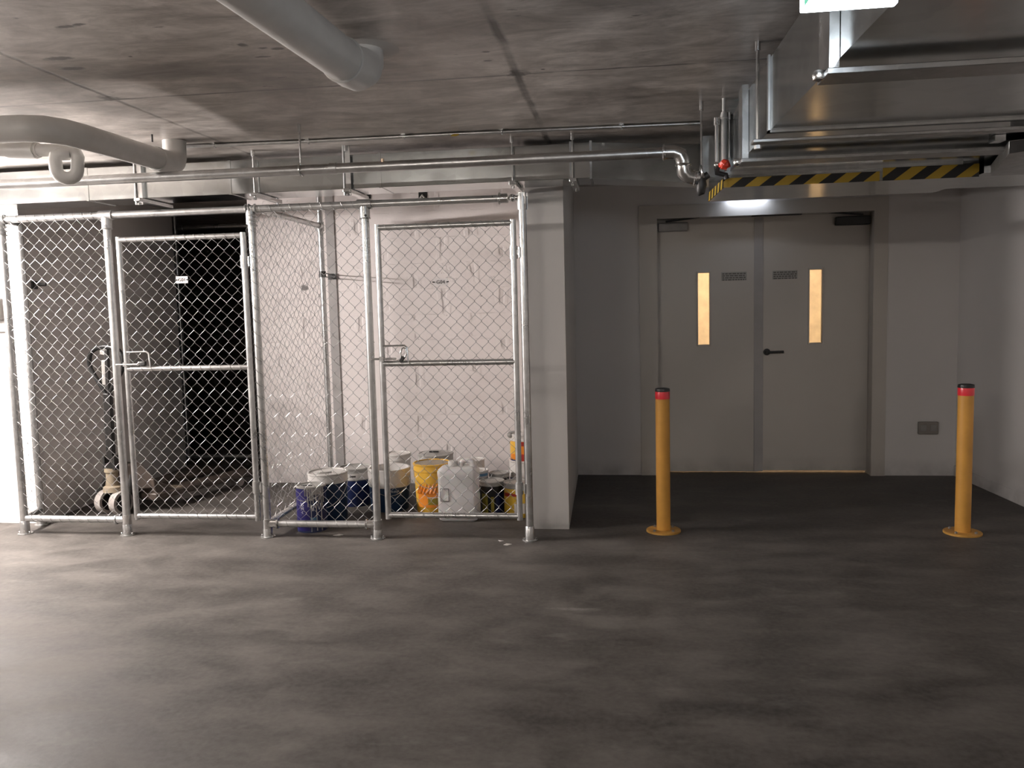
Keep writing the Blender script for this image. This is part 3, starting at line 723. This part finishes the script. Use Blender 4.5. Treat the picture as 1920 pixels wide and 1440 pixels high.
# ------------------------------------------------------------------ bollards
for x, y, lab in ((.233,5.205,'yellow bollard with red band in front of left door leaf'),(2.014,5.235,'yellow bollard with red band near the right wall')):
    t = thing('bollard', lab, 'bollard', (x,y,0), 'yellow steel bollards')
    G().cyl((x,y,0),(x,y,.84),.0435,32).build('post', M['yellow'], t)
    G().lathe([(.0445,.838),(.0452,.842),(.0452,.880),(.0445,.884)], (x,y,0), 32).build('reflective_band', M['red'], t)
    G().lathe([(.0455,.884),(.0465,.888),(.044,.902),(.03,.906),(0,.907)], (x,y,0), 32).build('cap', M['blackp'], t)
    G().lathe([(.107,0),(.107,.009),(.104,.012),(.047,.012)], (x,y,0), 32).build('base_flange', M['yflange'], t)
    for a in (.7,2.3,3.9,5.5):
        G().lathe([(.009,0),(.009,.008),(.004,.012)], (x+.078*math.cos(a),y+.078*math.sin(a),.012), 6).build('bolt', M['ductd'], t)

# ------------------------------------------------------------------ paint tins and pails
def pail(name, label, cat, c, r, h, body, lid, lid_h=.05, open_top=False, taper=.9, rim_mat=None, group=None, lidname='lid', base=0):
    x, y = c; t = thing(name, label, cat, (x,y,base), group)
    rb = r*taper; zl = h-lid_h
    rl = rb+(r*.965-rb)*.98
    G().lathe([(rb*.97,0),(rb,.006),(rl,zl)], (x,y,base), 40).build('body', body, t)
    if open_top:
        g = G(); g.lathe([(rl,zl-.004),(r*.985,zl),(r,zl+.01),(r,h-.012),(r*1.015,h-.006),(r*1.01,h),(r*.93,h),(r*.92,h-.02),(r*.90,h-lid_h-.02),(0,h-lid_h-.02)], (x,y,base), 40)
    else:
        g = G(); g.lathe([(rl,zl-.004),(r*.99,zl),(r*1.0,zl+.006),(r*.985,zl+.012),(r*.99,h-.014),(r*1.02,h-.010),(r*1.02,h-.003),(r*.985,h),(r*.93,h),(r*.92,h-.010),(0,h-.010)], (x,y,base), 40)
    g.build(lidname, lid, t)
    return t
def bail(t, x, y, r, z, drop, ang, m, name='wire_handle'):
    pts = []
    for i in range(15):
        a = PI*i/14
        px = r*math.cos(a); py = r*math.sin(a)
        pts.append((x+px*math.cos(ang)-py*math.sin(ang)*.99, y+px*math.sin(ang)+py*math.cos(ang)*.99, z-drop*math.sin(a)))
    G().tube(pts, .0025, 6).build(name, m, t)
def arcpatch(cx, cy, r, a0, a1, z0, z1, thick=.0008, n=10):
    g = G(); vs = []
    for i in range(n+1):
        a = a0+(a1-a0)*i/n
        for rr in (r, r+thick):
            for z in (z0,z1): vs.append((cx+rr*math.sin(a), cy-rr*math.cos(a), z))
    fs = []
    for i in range(n):
        b = 4*i
        fs += [(b+2,b+3,b+7,b+6),(b+0,b+4,b+5,b+1),(b+1,b+5,b+7,b+3),(b,b+2,b+6,b+4)]
    return g._add(vs, fs, True)

# front tin under the rail
cx, cy, r = -2.052, 5.155, .097
t = thing('paint_tin', 'blue paint tin with pale drips standing under the fence rail', 'paint tin', (cx,cy,0))
G().lathe([(r*.985,0),(r,.004),(r*.985,.008),(r*.985,.285),(r,.289)], (cx,cy,0), 40).build('body', M['navy'], t)
arcpatch(cx,cy,r*.987,-1.25,.22,.012,.283).build('label_panel', M['blueink'], t)
arcpatch(cx,cy,r*.989,.26,.75,.055,.10).build('light_blue_patch', M['lightblue'], t)
text_obj('wattyl', .048, 'brand_text', M['txt'], t, (cx,cy-r*.990,.175), (PI/2,PI/2,0), .0005, bend=(cx,cy,r*.990,-.33))
g = G()
for a0,a1,z,amp in ((.28,.62,.165,.022),(.68,1.1,.168,.02)):
    pts = []
    for i in range(14):
        q = i/13; a = a0+(a1-a0)*q; zz = z+amp*math.sin(q*9.5)
        pts.append((cx+r*.994*math.sin(a), cy-r*.994*math.cos(a), zz))
    g.tube(pts,.0022,5)
g.build('script_text', M['txt'], t)
G().lathe([(r*.99,.287),(r*1.01,.291),(r*1.01,.297),(r*.97,.300),(r*.90,.300),(r*.88,.292),(0,.292)], (cx,cy,0), 40).build('lid', M['greylid'], t)
g = G(); rr = random.Random(4)
for i in range(15):
    a = -.03+i*.092+rr.uniform(-.02,.02); L = rr.choice([.05,.08,.12,.17,.2,.1,.28])
    if i in (4,12): L = .285
    w = rr.uniform(.0018,.0042)
    pts = [(cx+r*1.008*math.sin(a+.01*math.sin(k*1.3+i)), cy-r*1.008*math.cos(a), .292-L*k/5) for k in range(6)]
    g.tube(pts, [w,w,w*.9,w*.8,w*.9,w*1.1], 5)
g.build('paint_drips', M['paintdrip'], t)
arcpatch(cx,cy,r*1.004,.38,1.1,.25,.288,.002).build('paint_run', M['paintdrip'], t)
G().tube([(cx-.05,cy-.03,.302),(cx-.045,cy-.045,.304),(cx+.0,cy-.05,.304),(cx+.03,cy-.045,.303)],.0035,6).build('lid_tool', M['blackm'], t)
bail(t,cx,cy,r*1.02,.27,.06,PI-.2,M['strap'])

cx, cy = -2.030, 5.415
t = pail('paint_pail','dark blue pail with a broad white lid behind the dripping tin','paint pail',(cx,cy),.137,.338,M['blue'],M['lid'],.066)
G().tube([(cx-.05,cy-.03,.333),(cx-.03,cy-.055,.336),(cx+.01,cy-.04,.335),(cx+.03,cy-.01,.334)],.006,6).build('paint_skin', M['greylid'], t)
G().hexa([(cx-.06,cy-.045,.329),(cx-.035,cy-.06,.329),(cx-.03,cy-.02,.329),(cx-.055,cy-.015,.329)],[(cx-.06,cy-.045,.332),(cx-.035,cy-.06,.332),(cx-.03,cy-.02,.332),(cx-.055,cy-.015,.332)]).build('dried_blotch', M['meter'], t)
bail(t,cx,cy,.139,.27,.16,PI+.05,M['greylid'])

cx, cy = -1.985, 5.87
t = pail('paint_pail','small navy pail with greyish lid and black mark, behind white lidded pail','paint pail',(cx,cy),.121,.283,M['navy'],M['greylid'],.085)
arcpatch(cx,cy,.121,-.03,.33,.222,.234).build('black_mark', M['ink'], t)
arcpatch(cx,cy,.121,-.4,1.3,.20,.25,.0006).build('lid_band', M['lid'], t)

cx, cy = -1.692, 5.745
t = pail('paint_pail','open dark blue pail with deep white rim behind G04 latch side','paint pail',(cx,cy),.150,.302,M['blue'],M['lid'],.125,open_top=True,lidname='rim')
text_obj('wattyl', .024, 'brand_text', M['txt'], t, (cx,cy-.1425,.150), (PI/2,0,0), .0005, bend=(cx,cy,.1425,.55))
bail(t,cx,cy,.152,.27,.15,PI+.3,M['strap'])
cx, cy = -1.752, 6.20
pail('paint_pail','plain white pail against block wall behind the open blue pail','paint pail',(cx,cy),.104,.325,M['lid'],M['lid'],.05)

cx, cy = -1.358, 5.68
t = pail('paint_pail','yellow pail with orange print left of the white jerrycan','paint pail',(cx,cy),.132,.352,M['ypail'],M['ypail'],.055,taper=.86)
arcpatch(cx,cy,.1195,-.75,1.2,.05,.16,.001).build('orange_band', M['orange'], t)
arcpatch(cx,cy,.1215,-.05,.75,.07,.115,.001).build('green_panel', M['olive'], t)
arcpatch(cx,cy,.1225,-.1,.8,.118,.124,.001).build('white_line', M['lid'], t)
g = G(); rr = random.Random(2)
for k in range(9):
    a = -.7+.2*k; g.tube([(cx+.1235*math.sin(a+.05*j),cy-.1235*math.cos(a+.05*j),.15+.017*j) for j in range(5)],[.012,.011,.009,.006,.002],5)
g.build('flame_print', M['orange'], t)
G().lathe([(.0,0),(.115,0),(.118,.002)], (cx,cy,.344), 40).build('lid_dish', M['tan'], t)
bail(t,cx,cy,.133,.31,.12,PI+.1,M['greylid'])
cx, cy = -1.425, 6.09
t = pail('paint_pail','grey lidded pail behind the yellow pail','paint pail',(cx,cy),.135,.345,M['greylid'],M['greylid'],.05)
G().lathe([(.125,0),(.10,.012),(.03,.02),(0,.02)], (cx,cy,.337), 36).build('domed_lid', M['greylid'], t)
G().obox((cx-.035,cy-.05,.362),(cx+.035,cy-.05,.362),.014,.010).build('lid_grip', M['blackp'], t)

# jerrycan
t = thing('jerrycan', 'translucent white plastic jerrycan inside the G04 gate', 'jerrycan', (-1.12,5.46,0))
def rrect(x0,x1,y0,y1,r,n=5):
    o = []
    for cx_,cy_,a0 in ((x1-r,y1-r,0),(x0+r,y1-r,PI/2),(x0+r,y0+r,PI),(x1-r,y0+r,1.5*PI)):
        for i in range(n+1):
            a = a0+PI/2*i/n; o.append((cx_+r*math.cos(a), cy_+r*math.sin(a)))
    return o
def loft(g, rings):
    n = len(rings[0][0]); vs = []
    for poly, z in rings: vs += [(x,y,z) for x,y in poly]
    m = len(rings)
    fs = [(i*n+k,i*n+(k+1)%n,(i+1)*n+(k+1)%n,(i+1)*n+k) for i in range(m-1) for k in range(n)]
    g._add(vs, fs, True); b = len(g.v)-len(vs)
    g.f.append([b+k for k in range(n-1,-1,-1)]); g.sm.append(False)
    g.f.append([b+(m-1)*n+k for k in range(n)]); g.sm.append(False)
    return g
x0,x1,y0,y1 = -1.257,-.985,5.375,5.525
rg = []
for ins, z in ((.018,0),(.006,.01),(0,.03),(0,.17),(.003,.18),(.003,.30),(0,.31),(0,.335),(.006,.35),(.018,.362),(.036,.37)):
    rg.append((rrect(x0+ins,x1-ins,y0+ins*.7,y1-ins*.7,.03), z))
loft(G(), rg).build('body', M['natural'], t, sharp=60)
hg = G(); hg.tube([(-1.10,5.45,.355),(-1.096,5.45,.392),(-1.080,5.45,.405),(-1.05,5.45,.408),(-1.025,5.45,.398),(-1.013,5.45,.35)],[.024,.02,.018,.019,.021,.026],12)
hg.build('carry_handle', M['natural'], t)
c = G(); c.lathe([(.030,0),(.030,.014)], (-1.155,5.44,.364), 20); c.build('neck', M['natural'], t)
G().lathe([(.034,0),(.034,.026),(.030,.031),(0,.031)], (-1.155,5.44,.374), 20).build('cap', M['lid'], t)
g = G(); lx0,lx1,lz0,lz1 = -1.232,-1.176,.142,.226; ly = 5.3715
for a,b in (((lx0,lz0),(lx1,lz0)),((lx1,lz0),(lx1,lz1)),((lx1,lz1),(lx0,lz1)),((lx0,lz1),(lx0,lz0))):
    g.obox((a[0],ly,a[1]),(b[0],ly,b[1]),.003,.0035,(0,1,0))
g.build('label_outline', M['ink'], t)

cx, cy = -1.125, 6.0
t = pail('paint_pail','pail with blue banded white lid behind the jerrycan','paint pail',(cx,cy),.090,.315,M['lid'],M['lid'],.06)
cx, cy = -1.055, 5.80
t = pail('paint_tin','small white tin with blue band right behind the jerrycan','paint tin',(cx,cy),.080,.275,M['navy'],M['lid'],.05)
arcpatch(cx,cy,.081,-1.2,1.3,.236,.255,.001).build('blue_band', M['lightblue'], t)
G().tube([(cx-.07,cy-.02,.30),(cx-.03,cy-.05,.285),(cx+.02,cy-.05,.27)],[.012,.016,.012],8).build('brush_handle', M['blackp'], t)
cx, cy = -.925, 5.64
t = pail('paint_tin','black and olive tin with grey lid right of jerrycan','paint tin',(cx,cy),.088,.232,M['blackp'],M['greylid'],.028,taper=.97)
arcpatch(cx,cy,.0862,-.75,-.2,.01,.15,.0008).build('olive_label', M['olive'], t)
arcpatch(cx,cy,.0862,.05,.3,.01,.13,.0008).build('olive_label', M['olive'], t)
arcpatch(cx,cy,.0862,.45,1.2,.02,.15,.0008).build('navy_label', M['navy'], t)
cx, cy = -.905, 5.86
t = pail('paint_tin','grey lidded dark tin behind the black and olive tin','paint tin',(cx,cy),.074,.245,M['blackp'],M['greylid'],.03,taper=.97)
cx, cy = -.735, 5.58
t = pail('paint_tin','small yellow tin with grey lid beside the gate hinge','paint tin',(cx,cy),.098,.236,M['ytin'],M['greylid'],.034,taper=.985)
arcpatch(cx,cy,.0976,-1.1,-.5,.145,.17,.0008).build('red_print', M['crimson'], t)
arcpatch(cx,cy,.0976,-.35,.1,.15,.168,.0008).build('red_print', M['crimson'], t)
arcpatch(cx,cy,.0976,-.15,.9,.03,.10,.0008).build('white_panel', M['lid'], t)
cx, cy = -.735, 6.02
t = pail('paint_pail','navy pail with tall white lid carrying the orange tin','paint pail',(cx,cy),.117,.312,M['navy'],M['lid'],.125,taper=.95)
tb = .3025
cx, cy = -.74, 6.01
t = pail('paint_tin','orange and yellow tin stacked on the white lidded pail','paint tin',(cx,cy),.101,.205,M['orange'],M['lid'],.05,taper=.985,base=tb)
arcpatch(cx,cy,.1005,-1.3,-.5,tb+.06,tb+.15,.001).build('yellow_print', M['ypail'], t)
arcpatch(cx,cy,.1005,-.1,1.2,tb+.12,tb+.15,.001).build('red_print', M['crimson'], t)
arcpatch(cx,cy,.1005,-.1,1.2,tb+.01,tb+.06,.001).build('red_print', M['crimson'], t)
arcpatch(cx,cy,.1005,-1.2,-.2,tb+.004,tb+.018,.001).build('dark_band', M['navy'], t)
g = G(); g.ball((cx-.092,cy-.05,tb+.195),.022); g.tube([(cx-.10,cy-.05,tb+.215),(cx-.06,cy-.07,tb+.225),(cx-.01,cy-.08,tb+.222)],.007,8)
g.build('handle_lug', M['meter'], t)

# paint chips on the floor
for i, (x,y) in enumerate(((-1.83,5.02),(-.72,4.86),(-.78,4.93))):
    a = i*1.1; g = G(); g.prism([(x-.03*math.cos(a),y-.012),(x+.01,y-.02),(x+.035,y+.004),(x+.0,y+.012)],0,.003)
    tag(g.build('paint_flake', M['lid']), ['pale paint flake on floor right of the dripping tin','pale paint flake on floor by the right fence post','pale paint flake on floor under the G04 gate hinge'][i], 'paint flake', 'paint flakes on the floor')

# ------------------------------------------------------------------ pallet jack
t = thing('pallet_jack', 'dark hand pallet jack with black loop handle in left cage', 'pallet jack', (-3.70,5.52,0))
A = V3((.29,.957,0)); B = V3((.957,-.29,0)); O = V3((-3.70,5.52,0))
def P(a, b, z): return O + A*a + B*b + V3((0,0,z))
for b in (-.075,.07):
    w = G(); w.cyl(P(0,b-.028,.085), P(0,b+.028,.085), .085, 28); wo = w.build('steer_wheel', M['wheel'], t)
    h = G(); h.cyl(P(0,b+.026,.085), P(0,b+.031,.085), .064, 24); h.cyl(P(0,b-.031,.085), P(0,b-.026,.085), .064, 24); h.build('hub', M['blackp'], wo)
G().cyl(P(0,-.12,.085),P(0,.12,.085),.014,12).build('axle', M['blackm'], t)
g = G(); g.tube([P(0,0,.165),P(0,0,.20),P(0,0,.21),P(0,0,.30),P(0,0,.31),P(0,0,.335)],[.07,.066,.046,.042,.052,.05],20); g.build('pump_body', M['tan'], t)
g = G(); g.obox(P(-.0,-.05,.33),P(-.0,-.05,.43),.016,.07); g.obox(P(-.0,.05,.33),P(-.0,.05,.43),.016,.07); g.cyl(P(0,-.06,.41),P(0,.06,.41),.016,12); g.obox(P(.0,-.05,.355),P(.0,.05,.355),.06,.03)
g.build('handle_yoke', M['blackm'], t)
hb = P(0,0,.40); ht = V3((-3.605,5.40,1.215)); dirh = (ht-hb).normalized()
def Hh(s, b): return hb + dirh*s + V3((.97,-.24,0))*b
L = (ht-hb).length
G().obox(Hh(0,0),Hh(L-.33,0),.058,.04,(0,1,0)).build('handle_shaft', M['blackm'], t, bevel=.008)
loop = [Hh(L-.36,0),Hh(L-.30,-.04),Hh(L-.22,-.105),Hh(L-.15,-.152),Hh(L-.10,-.160),Hh(L-.05,-.150),Hh(L-.02,-.12),Hh(L,-.075),Hh(L+.008,0),Hh(L,.075),Hh(L-.02,.12),Hh(L-.05,.150),Hh(L-.10,.160),Hh(L-.15,.152),Hh(L-.22,.105),Hh(L-.30,.04)]
G().tube(loop,.0165,10,closed=True).build('handle_loop', M['blackp'], t)
G().obox(Hh(L-.31,.01),Hh(L-.01,.012),.026,.03,(0,1,0)).build('handle_stem', M['blackm'], t, bevel=.005)
g = G(); g.obox(Hh(L-.27,-.022),Hh(L-.09,-.02),.03,.022,(0,1,0)); g.obox(Hh(L-.05,-.025),Hh(L-.02,-.022),.04,.022,(0,1,0)); g.build('release_lever', M['greylid'], t, bevel=.005)
g = G(); g.hexa([P(.03,-.13,.17),P(.03,.13,.17),P(.20,.27,.17),P(.20,-.27,.17)],[P(.03,-.06,.36),P(.03,.06,.36),P(.14,.14,.36),P(.14,-.14,.36)]); g.build('carriage_head', M['jackred'], t, bevel=.01)
for s in (-1,1):
    g = G(); b0, b1 = s*.19-.08, s*.19+.08
    g.hexa([P(.14,b0,.08),P(.14,b1,.08),P(1.22,b1,.075),P(1.22,b0,.075)],[P(.14,b0,.20),P(.14,b1,.20),P(.34,b1,.125),P(.34,b0,.125)] if False else [P(.14,b0,.135),P(.14,b1,.135),P(1.22,b1,.115),P(1.22,b0,.115)])
    fk = g.build('fork', M['jackred'], t, bevel=.012)
    g = G(); g.hexa([P(.16,b0+.02,.12),P(.16,b1-.02,.12),P(.36,b1-.02,.12),P(.36,b0+.02,.12)],[P(.14,b0+.02,.24),P(.14,b1-.02,.24),P(.22,b1-.02,.20),P(.22,b0+.02,.20)]); g.build('fork_heel', M['jackred'], fk, bevel=.008)
    G().cyl(P(1.05,s*.19-.04,.038),P(1.05,s*.19+.04,.038),.037,18).build('load_roller', M['wheel'], fk)
    G().obox(P(.30,s*.19,.115),P(.42,s*.19,.115),.10,.04).build('worn_patch', M['tan'], fk, bevel=.004)
for s in (-1,1): G().tube([P(.06,s*.12,.28),P(.0,s*.15,.15),P(-.02,s*.16,.06)],[.012,.018,.02],8).build('side_guard', M['blackm'], t)

# ------------------------------------------------------------------ lamps
def batten(label, c, L, ax, m, z, hang):
    x, y = c; t = thing('batten_light', label, 'light fitting', (x,y,z), 'fluorescent battens')
    d = V3((1,0,0)) if ax == 'x' else V3((0,1,0)); cc = V3((x,y,z))
    G().obox(cc-d*L/2+V3((0,0,.065)),cc+d*L/2+V3((0,0,.065)),.06,.05).build('lamp_body', M['batten'], t, bevel=.004)
    G().cyl(cc-d*(L/2-.03),cc+d*(L/2-.03),.02,14).build('tube', m, t)
    for s in (-1,1):
        G().obox(cc+d*s*(L/2-.015)+V3((0,0,-.02)),cc+d*s*(L/2-.015)+V3((0,0,.06)),.03,.04).build('lamp_holder', M['batten'], t)
        if hang: G().cyl(cc+d*s*L*.35+V3((0,0,.08)),(cc+d*s*L*.35).to_2d().to_3d()+V3((0,0,H)),.004,6).build('hanger_rod', M['strap'], t)
batten('fluorescent batten hanging close in front of the bright left wall', (-4.62,4.30), 1.25, 'y', M['tube'], 1.97, True)
batten('fluorescent batten on ceiling behind the camera at left', (-2.6,-2.6), 1.5, 'x', M['fillRear'], 2.31, False)  # unseen fill lamp, added to raise the general light level
batten('fluorescent batten on ceiling behind the camera at right', (2.52,-3.2), 1.5, 'y', M['fillRight'], 2.31, False)  # unseen lamp added as fill for door recess and left cage wall
batten('fluorescent batten hanging over the lane at far left', (-6.2,1.3), 1.25, 'x', M['fillLeft'], 1.97, True)  # added out of view to lift the ceiling and left side
batten('fluorescent batten in the stairwell behind the doors', (1.1,8.1), 1.2, 'x', M['tubeS'], 2.31, False)

# ------------------------------------------------------------------ camera, world, view
yaw, pitch, roll = .135, .090824, .024688
cyw, syw, cp, sp = math.cos(yaw), math.sin(yaw), math.cos(pitch), math.sin(pitch)
f = V3((-syw*cp, cyw*cp, -sp)); r0 = V3((cyw, syw, 0)); u0 = r0.cross(f)
r1 = r0*math.cos(roll)-u0*math.sin(roll); u1 = r0*math.sin(roll)+u0*math.cos(roll)
cam = bpy.data.cameras.new('camera'); co = bpy.data.objects.new('camera', cam); COL.objects.link(co)
mw = Matrix((( r1.x,u1.x,-f.x,0),(r1.y,u1.y,-f.y,0),(r1.z,u1.z,-f.z,1.42),(0,0,0,1)))
co.matrix_world = mw
cam.sensor_fit = 'HORIZONTAL'; cam.sensor_width = 36; cam.lens = 1558.46/1920*36; cam.clip_start = .02
scn.camera = co
w = bpy.data.worlds.new('world'); scn.world = w; w.use_nodes = True
w.node_tree.nodes['Background'].inputs[0].default_value = (0,0,0,1)
w.node_tree.nodes['Background'].inputs[1].default_value = 0
scn.view_settings.view_transform = 'Standard'; scn.view_settings.look = 'None'
scn.view_settings.exposure = 0.22; scn.view_settings.gamma = 1; scn.view_settings.use_curve_mapping = False
scn.cycles.use_denoising = True
scn.cycles.sample_clamp_indirect = 6
scn.cycles.max_bounces = 6
scn.cycles.diffuse_bounces = 3
scn.cycles.glossy_bounces = 3
scn.cycles.caustics_reflective = False
scn.cycles.caustics_refractive = False
